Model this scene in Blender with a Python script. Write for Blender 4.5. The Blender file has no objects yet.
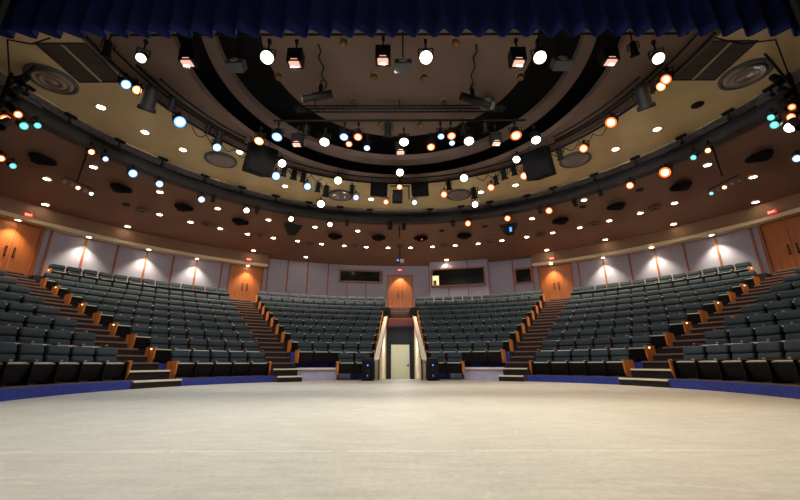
import bpy, math, random
from mathutils import Vector, Matrix
random.seed(7)
rad = math.radians
sin, cos, pi = math.sin, math.cos, math.pi
C = bpy.context.scene.collection
scene = bpy.context.scene

# ------------------------------------------------------------------ camera
F = 377.07; PITCH = 0.2934; H = 0.511; ROLL = rad(.164)
CY = 7.356                       # centre of the round house, on the stage
cp, sp = cos(PITCH), sin(PITCH)
cam = bpy.data.cameras.new('camera'); cam_o = bpy.data.objects.new('camera', cam); C.objects.link(cam_o)
cam.sensor_width = 36; cam.lens = F/800*36; cam.clip_start = .02; cam.clip_end = 200
cam_o.matrix_world = Matrix.Translation((0, 0, H)) @ Matrix.Rotation(pi/2+PITCH, 4, 'X') @ Matrix.Rotation(-ROLL, 4, 'Z')
scene.camera = cam_o

def ray(x, y):                   # direction in the room of a point measured in the photograph
    dx, dy = x-400, y-250
    x = 400+dx*cos(ROLL)-dy*sin(ROLL); y = 250+dx*sin(ROLL)+dy*cos(ROLL)
    u, v = (x-400)/F, (250-y)/F
    return Vector((u, cp-v*sp, sp+v*cp))
def at_z(x, y, z):
    r = ray(x, y); return r*((z-H)/r.z)+Vector((0, 0, H))
def at_r(x, y, R):
    r = ray(x, y); a = r.x**2+r.y**2; b = -2*r.y*CY; c = CY*CY-R*R
    return r*((-b+math.sqrt(b*b-4*a*c))/(2*a))+Vector((0, 0, H))
def at_y(x, y, Y):
    r = ray(x, y); return r*(Y/r.y)+Vector((0, 0, H))
def pol(R, az, z=0):             # radius, degrees off the middle line, height
    return Vector((R*sin(rad(az)), CY+R*cos(rad(az)), z))
def azr(p): return math.degrees(math.atan2(p.x, p.y-CY)), math.hypot(p.x, p.y-CY)
def depth(p): return p.y*cp+(p.z-H)*sp
def to_px(p):
    d = depth(p)
    return 400+F*p.x/d, 250-F*((p.z-H)*cp-p.y*sp)/d

# ------------------------------------------------------------------ materials
def mat(name, col, rough=.6, metal=0, spec=.5, noise=None, bump=0, emit=None, es=0):
    m = bpy.data.materials.new(name); m.use_nodes = True
    nt = m.node_tree; b = nt.nodes['Principled BSDF']
    b.inputs['Base Color'].default_value = (*col, 1)
    b.inputs['Roughness'].default_value = rough; b.inputs['Metallic'].default_value = metal
    b.inputs['Specular IOR Level'].default_value = spec
    if emit: b.inputs['Emission Color'].default_value = (*emit, 1); b.inputs['Emission Strength'].default_value = es
    if noise:
        sc, amt = noise
        tc = nt.nodes.new('ShaderNodeTexCoord'); n = nt.nodes.new('ShaderNodeTexNoise'); n.inputs['Scale'].default_value = sc
        n.inputs['Detail'].default_value = 5
        r = nt.nodes.new('ShaderNodeValToRGB'); e = r.color_ramp.elements
        e[0].position = .3; e[1].position = .7
        e[0].color = (*[c*(1-amt) for c in col], 1); e[1].color = (*[min(1, c*(1+amt)) for c in col], 1)
        nt.links.new(tc.outputs['Object'], n.inputs['Vector']); nt.links.new(n.outputs['Fac'], r.inputs['Fac'])
        nt.links.new(r.outputs['Color'], b.inputs['Base Color'])
        if bump:
            bp = nt.nodes.new('ShaderNodeBump'); bp.inputs['Strength'].default_value = bump; bp.inputs['Distance'].default_value = .01
            nt.links.new(n.outputs['Fac'], bp.inputs['Height']); nt.links.new(bp.outputs['Normal'], b.inputs['Normal'])
    return m
def wood(name, col, sc=(14, 14, .6)):
    m = bpy.data.materials.new(name); m.use_nodes = True
    nt = m.node_tree; b = nt.nodes['Principled BSDF']; b.inputs['Roughness'].default_value = .42
    tc = nt.nodes.new('ShaderNodeTexCoord'); mp = nt.nodes.new('ShaderNodeMapping'); mp.inputs['Scale'].default_value = sc
    n = nt.nodes.new('ShaderNodeTexNoise'); n.inputs['Scale'].default_value = 2; n.inputs['Detail'].default_value = 4
    r = nt.nodes.new('ShaderNodeValToRGB'); e = r.color_ramp.elements; e[0].position = .3; e[1].position = .72
    e[0].color = (*[c*.68 for c in col], 1); e[1].color = (*[min(1, c*1.25) for c in col], 1)
    nt.links.new(tc.outputs['Object'], mp.inputs['Vector']); nt.links.new(mp.outputs['Vector'], n.inputs['Vector'])
    nt.links.new(n.outputs['Fac'], r.inputs['Fac']); nt.links.new(r.outputs['Color'], b.inputs['Base Color'])
    return m
def stage_mat():
    m = bpy.data.materials.new('worn_stage_floor'); m.use_nodes = True
    nt = m.node_tree; N = nt.nodes; L = nt.links; b = N['Principled BSDF']; b.inputs['Roughness'].default_value = .55
    b.inputs['Specular IOR Level'].default_value = .35
    tc = N.new('ShaderNodeTexCoord')
    def noise(scale, stretch, det=6):
        mp = N.new('ShaderNodeMapping'); mp.inputs['Scale'].default_value = stretch
        n = N.new('ShaderNodeTexNoise'); n.inputs['Scale'].default_value = scale; n.inputs['Detail'].default_value = det
        n.inputs['Roughness'].default_value = .65
        L.new(tc.outputs['Object'], mp.inputs['Vector']); L.new(mp.outputs['Vector'], n.inputs['Vector']); return n
    a = noise(.9, (1, 1, 1)); c = noise(5, (.6, 2.2, 1), 8); d = noise(28, (1, 1, 1), 6)
    r = N.new('ShaderNodeValToRGB'); e = r.color_ramp.elements
    e[0].position = .3; e[0].color = (.375, .375, .348, 1); e[1].position = .72; e[1].color = (.615, .608, .56, 1)
    mx = N.new('ShaderNodeMix'); mx.data_type = 'FLOAT'; mx.inputs[0].default_value = .55
    L.new(a.outputs['Fac'], mx.inputs[2]); L.new(c.outputs['Fac'], mx.inputs[3]); L.new(mx.outputs[0], r.inputs['Fac'])
    # fine speckle
    r2 = N.new('ShaderNodeValToRGB'); f = r2.color_ramp.elements; f[0].position = .25; f[0].color = (.80, .80, .80, 1); f[1].position = .6; f[1].color = (1, 1, 1, 1)
    L.new(d.outputs['Fac'], r2.inputs['Fac'])
    mu = N.new('ShaderNodeMix'); mu.data_type = 'RGBA'; mu.blend_type = 'MULTIPLY'; mu.inputs[0].default_value = 1
    L.new(r.outputs['Color'], mu.inputs[6]); L.new(r2.outputs['Color'], mu.inputs[7])
    # pale scratches: thin distorted arcs
    def scratch(scale, dist, thr, rot):
        mp = N.new('ShaderNodeMapping'); mp.inputs['Rotation'].default_value = (0, 0, rot); L.new(tc.outputs['Object'], mp.inputs['Vector'])
        w = N.new('ShaderNodeTexWave'); w.inputs['Scale'].default_value = scale; w.inputs['Distortion'].default_value = dist
        w.inputs['Detail'].default_value = 2; w.inputs['Detail Scale'].default_value = .5
        L.new(mp.outputs['Vector'], w.inputs['Vector'])
        g = N.new('ShaderNodeMath'); g.operation = 'GREATER_THAN'; g.inputs[1].default_value = thr; L.new(w.outputs['Fac'], g.inputs[0])
        k = noise(2.3+scale, (1, 1, 1), 2); h = N.new('ShaderNodeMath'); h.operation = 'GREATER_THAN'; h.inputs[1].default_value = .56
        L.new(k.outputs['Fac'], h.inputs[0]); q = N.new('ShaderNodeMath'); q.operation = 'MULTIPLY'
        L.new(g.outputs[0], q.inputs[0]); L.new(h.outputs[0], q.inputs[1]); return q
    s1 = scratch(.16, 14, .9995, .3); s2 = scratch(.22, 10, .9995, 1.9)
    ad = N.new('ShaderNodeMath'); ad.operation = 'MAXIMUM'; L.new(s1.outputs[0], ad.inputs[0]); L.new(s2.outputs[0], ad.inputs[1])
    # the pale seam across the boards
    sx = N.new('ShaderNodeSeparateXYZ'); L.new(tc.outputs['Object'], sx.inputs[0])
    t1 = N.new('ShaderNodeMath'); t1.operation = 'SUBTRACT'; t1.inputs[1].default_value = at_z(400, 451, 0).y; L.new(sx.outputs['Y'], t1.inputs[0])
    t2 = N.new('ShaderNodeMath'); t2.operation = 'ABSOLUTE'; L.new(t1.outputs[0], t2.inputs[0])
    t3 = N.new('ShaderNodeMath'); t3.operation = 'LESS_THAN'; t3.inputs[1].default_value = .009; L.new(t2.outputs[0], t3.inputs[0])
    kk = noise(3, (1, .2, 1), 3); h2 = N.new('ShaderNodeMath'); h2.operation = 'GREATER_THAN'; h2.inputs[1].default_value = .40; L.new(kk.outputs['Fac'], h2.inputs[0])
    t4 = N.new('ShaderNodeMath'); t4.operation = 'MULTIPLY'; L.new(t3.outputs[0], t4.inputs[0]); L.new(h2.outputs[0], t4.inputs[1])
    sc1 = N.new('ShaderNodeMath'); sc1.operation = 'MULTIPLY'; sc1.inputs[1].default_value = .12; L.new(ad.outputs[0], sc1.inputs[0])
    sc2 = N.new('ShaderNodeMath'); sc2.operation = 'MULTIPLY'; sc2.inputs[1].default_value = .4; L.new(t4.outputs[0], sc2.inputs[0])
    mm = N.new('ShaderNodeMath'); mm.operation = 'MAXIMUM'; L.new(sc1.outputs[0], mm.inputs[0]); L.new(sc2.outputs[0], mm.inputs[1])
    fx = N.new('ShaderNodeMix'); fx.data_type = 'RGBA'; L.new(mm.outputs[0], fx.inputs[0]); L.new(mu.outputs[2], fx.inputs[6]); fx.inputs[7].default_value = (.92, .9, .82, 1)
    L.new(fx.outputs[2], b.inputs['Base Color'])
    bp = N.new('ShaderNodeBump'); bp.inputs['Strength'].default_value = .08; L.new(d.outputs['Fac'], bp.inputs['Height']); L.new(bp.outputs['Normal'], b.inputs['Normal'])
    return m

M = dict(
    stage=stage_mat(),
    cloth=mat('slate_cloth', (.030, .049, .066), .85, noise=(40, .25), bump=.3),
    shell=mat('black_plastic', (.007, .007, .008), .6, spec=.25),
    metal=mat('dark_metal', (.02, .02, .022), .5, .3),
    pan_edge=mat('worn_seat_edge', (.46, .48, .42), .5),  # pale tone paints the light caught on seat and arm edges
    arm=wood('reddish_arm_wood', (.36, .10, .045)),
    panel=wood('orange_panel_wood', (.95, .29, .06), (10, 10, 1)),
    door=wood('orange_door_wood', (.54, .175, .052), (16, 16, .5)),
    batten=wood('batten_wood', (.36, .12, .05)),
    riser=mat('dark_riser', (.014, .011, .012), .8, noise=(20, .2)),
    carpet=mat('dark_step_carpet', (.085, .052, .045), .9, noise=(25, .25)),
    blue=mat('blue_carpet', (.038, .060, .37), .9, noise=(12, .25)),
    kick=mat('lavender_paint', (.55, .54, .80), .7, noise=(4, .12)),
    nosing=mat('pale_nosing', (.95, .90, .74), .5),
    nosing2=mat('brown_nosing', (.24, .13, .10), .6),
    wall=mat('lavender_wall', (.42, .41, .55), .8, noise=(3, .05)),
    cream=mat('cream_ceiling_paint', (.90, .74, .42), .85, noise=(1.2, .06)),
    soffit=mat('cream_soffit', (.82, .70, .50), .8, noise=(2, .05)),
    brown=mat('brown_ceiling_paint', (.275, .165, .112), .85, noise=(.8, .10)),
    mauve=mat('mauve_ceiling_paint', (.20, .145, .13), .85, noise=(1, .1)),
    disc=mat('taupe_ceiling_paint', (.26, .18, .15), .85, noise=(1, .1)),
    void=mat('black_void', (.008, .008, .010), .95),
    rim=mat('charcoal_steel', (.045, .045, .055), .6),
    lav=mat('lavender_valance', (.42, .40, .46), .7, noise=(6, .3)),
    curtain=mat('blue_velvet', (.014, .030, .19), .9, noise=(6, .25)),
    black=mat('black_housing', (.009, .009, .010), .65, spec=.3),
    pod=mat('pod_black', (.004, .004, .005), .8, spec=.15),
    grey=mat('grey_housing', (.13, .14, .16), .5),
    chrome=mat('brushed_metal', (.45, .45, .43), .3, .9),
    vent=mat('taupe_grille', (.16, .13, .115), .6),
    glass=mat('dark_glass', (.006, .006, .008), .12),
    white=mat('white_paint', (.75, .74, .66), .5),
    creamp=mat('cream_rail_wall', (.62, .55, .42), .6, noise=(4, .08)),
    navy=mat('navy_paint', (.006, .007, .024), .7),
    dlt=mat('downlight_lamp', (1, .9, .7), emit=(1, .80, .50), es=14),
    dim=mat('dark_downlight_bowl', (.28, .16, .06), .35, .5),
    exitred=mat('exit_red', (.6, .03, .02), emit=(1, .05, .03), es=.6),
    exitw=mat('exit_letters', (1, .8, .7), emit=(1, .55, .42), es=.9),
    booth=mat('lit_booth_wall', (.7, .65, .35), emit=(1, .9, .45), es=.55),
    led=mat('blue_led', (.02, .05, .4), emit=(.05, .2, 1), es=2.0),  # plain glowing blue for small marks and the projector lens
    step_light=mat('aisle_lamp', (1, .9, .6), emit=(1, .75, .35), es=3.5),
    doorw=mat('cream_door_paint', (.80, .84, .70), .4),
    gaff=mat('pinkish_reflector', (.8, .5, .42), .3, emit=(1, .52, .4), es=.55),
)
LENS = {
    'white': ((1, .97, .82), 14, (1, .9, .6)), 'blue': ((.68, .87, 1), 4, (.12, .35, 1)), 'teal': ((.2, .62, .55), 1.0, (.05, .35, .33)),
    'orange': ((1, .45, .2), 3.4, (1, .12, .02)), 'warm': ((1, .70, .38), 3, (1, .3, .08)), 'ice': ((.7, .88, 1), 2.2, (.25, .45, .9)),
}
for k, (c, s, e) in LENS.items():
    M['lens_'+k] = mat('lens_'+k, c, .2, emit=c, es=s)
    M['halo_'+k] = mat('lens_edge_'+k, e, .3, emit=e, es=1.3)  # halo around the lamp core, painted as a glowing lens rim

# ------------------------------------------------------------------ mesh building
class MB:
    def __init__(s): s.v = []; s.f = []; s.m = []; s.sm = []; s.mats = []
    def mi(s, m):
        m = M[m] if isinstance(m, str) else m
        if m not in s.mats: s.mats.append(m)
        return s.mats.index(m)
    def add(s, vs, fs, m, smooth=False, T=None):
        b = len(s.v); i = s.mi(m)
        s.v += [tuple(T @ Vector(v)) if T else tuple(v) for v in vs]
        for f in fs: s.f.append(tuple(b+k for k in f)); s.m.append(i); s.sm.append(smooth)
        return s
    def box(s, c, d, m, T=None, taper=None):
        x, y, z = [k/2 for k in d]; vs = []
        for sz in (-1, 1):
            k = taper if (taper and sz > 0) else 1
            for sx, sy in ((-1, -1), (1, -1), (1, 1), (-1, 1)): vs.append((c[0]+sx*x*k, c[1]+sy*y*k, c[2]+sz*z))
        return s.add(vs, [(0, 3, 2, 1), (4, 5, 6, 7), (0, 1, 5, 4), (1, 2, 6, 5), (2, 3, 7, 6), (3, 0, 4, 7)], m, False, T)
    def rbox(s, c, h, r, m, T=None, n=4, fn=None):
        """cushion: rounded box, half sizes h, radius r"""
        ax = [sorted(set([-h[i], -(h[i]-r*.35), -(h[i]-r)] + [(-1+2*k/n)*(h[i]-r) for k in range(1, n)] + [h[i]-r, h[i]-r*.35, h[i]])) for i in range(3)]
        vid = {}; vs = []; fs = []
        def vert(p):
            if p in vid: return vid[p]
            q = [max(-(h[i]-r), min(h[i]-r, p[i])) for i in range(3)]; d = Vector([p[i]-q[i] for i in range(3)])
            w = Vector(q)+(d.normalized()*r if d.length > 1e-9 else d)
            if fn: w = fn(w)
            vid[p] = len(vs); vs.append(tuple(w+Vector(c))); return vid[p]
        for i in range(3):
            j, k = (i+1) % 3, (i+2) % 3
            for sgn in (-1, 1):
                A, B = ax[j], ax[k]
                for a in range(len(A)-1):
                    for b in range(len(B)-1):
                        q = []
                        for (aa, bb) in ((a, b), (a+1, b), (a+1, b+1), (a, b+1)):
                            p = [0, 0, 0]; p[i] = sgn*h[i]; p[j] = A[aa]; p[k] = B[bb]; q.append(vert(tuple(p)))
                        fs.append(tuple(q if sgn > 0 else q[::-1]))
        return s.add(vs, fs, m, True, T)
    def cyl(s, p0, p1, r0, r1=None, m='black', n=12, cap=True, T=None):
        r1 = r0 if r1 is None else r1
        p0, p1 = Vector(p0), Vector(p1); d = (p1-p0)
        if d.length < 1e-6: return s
        d.normalize(); a = d.orthogonal().normalized(); b = d.cross(a)
        vs = []
        for p, r in ((p0, r0), (p1, r1)):
            for k in range(n): t = 2*pi*k/n; vs.append(p+a*cos(t)*r+b*sin(t)*r)
        fs = [(k, (k+1) % n, n+(k+1) % n, n+k) for k in range(n)]
        s.add(vs, fs, m, True, T)
        if cap: s.add(vs, [tuple(range(n))[::-1], tuple(range(n, 2*n))], m, False, T)
        return s
    def lathe(s, prof, m, n=24, T=None, smooth=True):
        vs = []; fs = []
        for r, z in prof:
            for k in range(n): t = 2*pi*k/n; vs.append((r*cos(t), r*sin(t), z))
        for j in range(len(prof)-1):
            for k in range(n): fs.append((j*n+k, j*n+(k+1) % n, (j+1)*n+(k+1) % n, (j+1)*n+k))
        return s.add(vs, fs, m, smooth, T)
    def tube(s, pts, r, m, n=8):
        for a, b in zip(pts[:-1], pts[1:]): s.cyl(a, b, r, r, m, n)
        return s
    def sector(s, R0, R1, a0, a1, z0, z1, m, cy=CY, n=None, mtop=None, mfront=None, cy1=None, mend=None):
        """curved block: radii R0-R1 round (0,cy), azimuth a0-a1, heights z0-z1 (z may be pairs: inner, outer)"""
        n = n or max(2, int(abs(a1-a0)/2.5)); cy1 = cy if cy1 is None else cy1
        z0 = z0 if isinstance(z0, tuple) else (z0, z0); z1 = z1 if isinstance(z1, tuple) else (z1, z1)
        vs = []
        for k in range(n+1):
            t = rad(a0+(a1-a0)*k/n)
            for R, c, za, zb in ((R0, cy, z0[0], z1[0]), (R1, cy1, z0[1], z1[1])):
                x, y = R*sin(t), c+R*cos(t); vs += [(x, y, za), (x, y, zb)]
        T_, B_, I_, O_ = [], [], [], []
        for k in range(n):
            a, b = 4*k, 4*k+4
            I_.append((a, b, b+1, a+1)); O_.append((a+2, a+3, b+3, b+2))
            B_.append((a, a+2, b+2, b)); T_.append((a+1, b+1, b+3, a+3))
        s.add(vs, T_, mtop or m, False); s.add(vs, I_, mfront or m, True)
        s.add(vs, B_+[], m, False); s.add(vs, O_, m, True)
        if abs(a1-a0) < 359.9:
            e = 4*n; s.add(vs, [(0, 1, 3, 2), (e, e+2, e+3, e+1)], mend or m, False)
        return s
    def mesh(s, name):
        me = bpy.data.meshes.new(name); me.from_pydata([tuple(v) for v in s.v], [], s.f)
        for m in s.mats: me.materials.append(m)
        me.polygons.foreach_set('material_index', s.m); me.polygons.foreach_set('use_smooth', s.sm); me.update(); return me
    def obj(s, name, parent=None, loc=None, T=None):
        o = bpy.data.objects.new(name, s.mesh(name)); C.objects.link(o)
        if parent: o.parent = parent
        if T is not None: o.matrix_local = T
        elif loc is not None: o.location = loc
        return o
def tag(o, label=None, cat=None, group=None, kind=None):
    if label: o['label'] = label
    if cat: o['category'] = cat
    if group: o['group'] = group
    if kind: o['kind'] = kind
    return o
def empty(name, label, cat, T=None, group=None):
    o = bpy.data.objects.new(name, None); C.objects.link(o); o.empty_display_size = .1
    if T is not None: o.matrix_world = T
    return tag(o, label, cat, group, 'thing')
def place(p, az=0): return Matrix.Translation(p) @ Matrix.Rotation(-rad(az), 4, 'Z')   # local -Y looks to the stage
ORD = ['', 'first', 'second', 'third', 'fourth', 'fifth', 'sixth', 'seventh', 'eighth', 'ninth', 'tenth', 'eleventh', 'twelfth', 'thirteenth', 'fourteenth', 'fifteenth', 'sixteenth', 'seventeenth', 'eighteenth', 'nineteenth', 'twentieth', 'twenty-first', 'twenty-second', 'twenty-third', 'twenty-fourth', 'twenty-fifth', 'twenty-sixth', 'twenty-seventh', 'twenty-eighth', 'twenty-ninth', 'thirtieth']
ROWS = ['front', 'second', 'third', 'fourth', 'fifth', 'sixth', 'seventh', 'eighth', 'ninth', 'back']

# ------------------------------------------------------------------ stage and tiers
RS = 6.02                                             # edge of the stage
b = MB(); b.box((0, 9, -.9), (44, 34, .1), 'void'); tag(b.obj('floor_under_tiers'), kind='structure')
b = MB(); n = 72
vs = []; fs = []
pts = [(-14, -5), (14, -5)]
hw = .80
rs_ = lambda a: 6.6 if abs(a) < 30 else RS
circ = [(rs_(a)*sin(rad(a)), CY+rs_(a)*cos(rad(a))) for a in [104-208*k/n for k in range(n+1)]]
outline = [(-14, -5), (14, -5), (14, 3.4), (circ[0][0]+.3, 4.4)] + circ + [(circ[-1][0]-.3, 4.4), (-14, 3.4)]
vs = [(x, y, 0) for x, y in outline]+[(x, y, -.3) for x, y in outline]; m_ = len(outline)
b.add(vs, [tuple(range(m_))], 'stage'); b.add(vs, [(k, m_+k, m_+(k+1) % m_, (k+1) % m_) for k in range(m_)], 'blue')
tag(b.obj('floor'), kind='structure')

DZ = .37
AZA = 64.7      # outer ends of the middle blocks
AZB = 31.45       # outer ends of the centre blocks
def a_in(k): R = 6.47+k; return AZB + math.degrees((.86+.03*k)/R)
def far_in(k): R = 6.6+k; return AZA + math.degrees(1.17/R)
WALK = 3.89
b = MB()
for k in range(10):                                   # tiers of the middle and far blocks
    z = DZ*k+.175+(.22 if k == 9 else 0); r0 = RS+k; r1 = RS+k+1 if k < 9 else 16.3
    for sgn in (-1, 1):
        for aa, ab in ((a_in(k)-.2, AZA+.3), (far_in(k)-.3, 112)):
            b.sector(r0, r1, sgn*aa, sgn*ab, -.85, z, 'blue' if k < 2 else 'riser', mtop='carpet', mend='riser')
tag(b.obj('floor_tiers_middle'), kind='structure')
b = MB()
def cen_in(R): return math.degrees(math.asin(.86/R))
for j in range(0, 10):
    z = DZ*j+(.175 if j > 1 else .03)+(.1 if j == 9 else 0); r0 = 5.2+j if j > 1 else (6.40 if j == 1 else RS); r1 = 6.2+j if j < 9 else 16.3
    if j == 0: r1 = 6.22
    for sgn in (-1, 1):
        if j == 0: continue
        ao = AZB+.2; ai = cen_in(r0) if r0 < 13.3 else 2.2
        if j == 1: ai = 15.5
        b.sector(r0, r1, sgn*ai, sgn*ao, -.85, z, 'blue', mtop='carpet', mend='riser', mfront='kick' if j == 1 else ('blue' if j == 2 else 'riser'))
        if j == 1: b.sector(6.6, r1, sgn*cen_in(6.6), sgn*15.5, -.85, z, 'blue', mtop='carpet', mend='riser')
tag(b.obj('floor_tiers_centre'), kind='structure')
for sgn, nm in ((-1, 'left'), (1, 'right')):          # pale nosing over the lavender kick wall
    b = MB().sector(6.34, 6.45, sgn*15.5, sgn*(AZB+.2), DZ-.035, DZ+.012, 'nosing'); tag(b.obj('trim_kick_'+nm), kind='structure')
# rear walkway
b = MB(); b.sector(16.3, 18.2, -112, 112, -.85, WALK, 'carpet'); tag(b.obj('floor_walkway'), kind='structure')

def stairs(a0, a1, Rf, sgn, label, first=0, z_of=lambda i: .185*(i+1)):
    t = empty('aisle_stairs', label, 'stairs', place(pol(Rf, sgn*.5*(a0(Rf)+a1(Rf)), 0)), 'aisle stairs')
    inv = t.matrix_world.inverted(); i = first
    body = MB(); n1 = MB(); n2 = MB()
    while True:
        r = Rf+.5*i; z = z_of(i) if i else .162
        if z > WALK+.01 or r > 16.4: break
        A0, A1 = sgn*a0(r), sgn*a1(r)
        body.sector(r, min(r+.5, 16.45), A0, A1, -.6 if i == 0 else z-.37, z, 'carpet', n=3, mfront='riser')
        (n1 if i < 2 else n2).sector(r-.02, r+.04, A0, A1, z-.03, z+.012, 'nosing' if i < 2 else 'nosing2', n=3)
        i += 1
    for nm, m_ in (('flight', body), ('nosing', n1), ('nosing', n2)):
        o = m_.obj(nm, t); o.matrix_local = inv
    return t
for sgn, nm in ((-1, 'left'), (1, 'right')):
    stairs(lambda r: AZA+math.degrees(.04/r), lambda r: AZA+math.degrees(1.12/r)+(1.6 if r < 6.1 else 0), 5.98, sgn, f'dark carpeted stairs rising to the far {nm} wooden double door')
    stairs(lambda r: AZB+math.degrees(.04/r), lambda r: AZB+math.degrees((.82+.03*(r-6.47))/r), 5.72, sgn, f'dark carpeted stairs on the {nm} rising to the double door beside the centre block')

# ------------------------------------------------------------------ theatre seats
SW = .252
def back_fn(z0):
    def f(w): return Vector((w.x, w.y+(w.x*w.x)*-.25, w.z))
    return f
def T_(px, py, pz, rx=0): return Matrix.Translation((px, py, pz)) @ Matrix.Rotation(rx, 4, 'X')
def mb_back(b=None, n=3, lod=0):
    b = b or MB()
    T = T_(0, .20, .66, -rad(13))
    if lod:
        b.rbox((0, 0, .12), (SW, .055, .105), .045, 'cloth', T, 1); b.rbox((0, .005, -.10), (SW-.005, .05, .12), .04, 'cloth', T, 1)
    else:
        b.rbox((0, -.01, .125), (SW, .062, .10), .055, 'cloth', T, n, back_fn(0)); b.rbox((0, .0, -.095), (SW-.006, .052, .125), .045, 'cloth', T, n, back_fn(0))
    return b
def mb_shell(b=None):
    b = b or MB(); T = T_(0, .20, .66, -rad(13)); b.box((0, .065, -.04), (2*SW-.02, .03, .44), 'shell', T); return b
def mb_pan(b=None, lod=0):
    b = b or MB(); T = T_(0, -.03, .39, rad(14))
    if lod: b.box((0, -.03, 0), (2*SW-.02, .10, .34), 'shell', T); return b
    b.rbox((0, .03, 0), (SW-.008, .05, .165), .04, 'cloth', T, 2)
    b.box((0, -.035, -.01), (2*SW-.03, .05, .32), 'shell', T); b.box((0, -.055, -.06), (2*SW-.14, .03, .14), 'shell', T)
    return b
def mb_edge(b=None):
    b = b or MB(); T = T_(0, -.03, .39, rad(14)); b.box((0, -.012, .158), (2*SW-.05, .075, .016), 'pan_edge', T); return b  # strip along the pan top, its lit look put into the colour
def mb_std(b=None, x=-.272, z0=.178):
    b = b or MB(); b.box((x, .02, (z0+.56)/2), (.026, .34, .56-z0), 'shell'); b.box((x, .05, z0+.02), (.05, .26, .04), 'metal'); return b
def mb_arm(b=None, x=-.272):
    b = b or MB(); b.box((x, -.02, .588), (.036, .28, .026), 'arm'); b.box((x, -.185, .588), (.04, .02, .026), 'pan_edge'); return b  # pale arm tip, shine painted in the same tone
def mb_end(sx, b=None):
    b = b or MB(); x = sx*.305
    vs = []
    for xx in (x-.018, x+.018):
        for y, z in ((-.22, .60), (.20, .60), (.26, .18), (-.13, .18), (-.19, .3)): vs.append((xx, y, z))
    b.add(vs, [(0, 1, 2, 3, 4), (9, 8, 7, 6, 5)]+[(k, 5+k, 5+(k+1) % 5, (k+1) % 5) for k in range(5)], 'panel'); return b
def mb_lamp(sx, b=None):
    b = b or MB(); x = sx*.325; b.box((x, -.06, .545), (.02, .05, .022), 'step_light'); return b
ME = dict(back=mb_back().mesh('backrest'), shell=mb_shell().mesh('back_shell'), pan=mb_pan().mesh('seat'), edge=mb_edge().mesh('seat_edge'),
          stdl=mb_std().mesh('standard'), stdr=mb_std(x=.272).mesh('standard'), longl=mb_std(z0=.034).mesh('standard'), longr=mb_std(x=.272, z0=.034).mesh('standard'), arml=mb_arm().mesh('armrest'), armr=mb_arm(x=.272).mesh('armrest'),
          endl=mb_end(-1).mesh('end_panel'), endr=mb_end(1).mesh('end_panel'), lampl=mb_lamp(-1).mesh('aisle_lamp'), lampr=mb_lamp(1).mesh('aisle_lamp'))
seats = []
def dg(m_, R): return math.degrees(m_/R)
def row(block, k, R, z, az_from, az_to, sgn, first_end, last_end, lamp, nmax=99):
    """seats from |az_from| to |az_to| on side sgn; ordinal counts from az_from"""
    Ls = abs(rad(az_to-az_from))*R; n = min(nmax, max(1, int(Ls/.56+.45)))
    pitch = Ls/n if nmax == 99 else .552; wx = pitch/.552
    d = 1 if az_to > az_from else -1
    for i in range(n):
        az = sgn*(az_from+d*math.degrees((i+.5)*pitch/R)); p = pol(R, az, z)
        # screen-left side of a seat is the side with smaller azimuth = local -X
        ends = {'l': None, 'r': None}
        lo = 'l' if sgn*d > 0 else 'r'; hi = 'r' if lo == 'l' else 'l'
        if i == 0 and first_end: ends[lo] = first_end
        if i == n-1 and last_end: ends[hi] = last_end
        seats.append(dict(block=block, k=k, i=i, n=n, p=p, az=az, ends=ends, wx=wx, lamp=lamp and i == 0, closed=(i == 0, i == n-1), lo=lo))
for sgn, nm in ((-1, 'left'), (1, 'right')):
    for k in range(10):
        row(nm+' middle', k, 6.55+k+(.1 if k == 9 else 0), DZ*k+(.22 if k == 9 else 0), AZA-dg(.08 if k < 9 else .55, 6.55+k), a_in(k)+dg(.08, 6.55+k), sgn, 'panel', 'panel' if k < 1 else None, k % 2 == 1)
    for k in range(9):
        R = 6.55+k; row('far '+nm, k, R, DZ*k, far_in(k)+dg(.08, R), min(104, far_in(k)+60), sgn, 'panel' if k == 0 else None, None, False)
    for j in range(0, 10):
        R = 5.72+j; z = DZ*j+(.1 if j == 9 else 0)
        if j == 0: row(nm+' centre', j, 5.98, 0, math.degrees(math.asin(.965/5.9)), 40, sgn, 'panel', 'panel', False, 2)
        else: row(nm+' centre', j, R, z, AZB-dg(.08, R), math.degrees(math.asin((.965 if R < 13.5 else .88)/R)), sgn, 'panel', 'panel' if R < 13 else None, False)
vis = []
for s in seats:
    q = s['p']+Vector((0, 0, .7)); x, y = to_px(q); dd = depth(q)
    s['d'] = dd; m_ = 420*.3/max(dd, .1)
    if dd > .5 and -m_ < x < 800+m_: vis.append(s)
vis.sort(key=lambda s: s['d'])
near, rest = vis[:298], vis[298:]
def part(name, me, parent):
    o = bpy.data.objects.new(name, me); C.objects.link(o); o.parent = parent; return o
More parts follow.
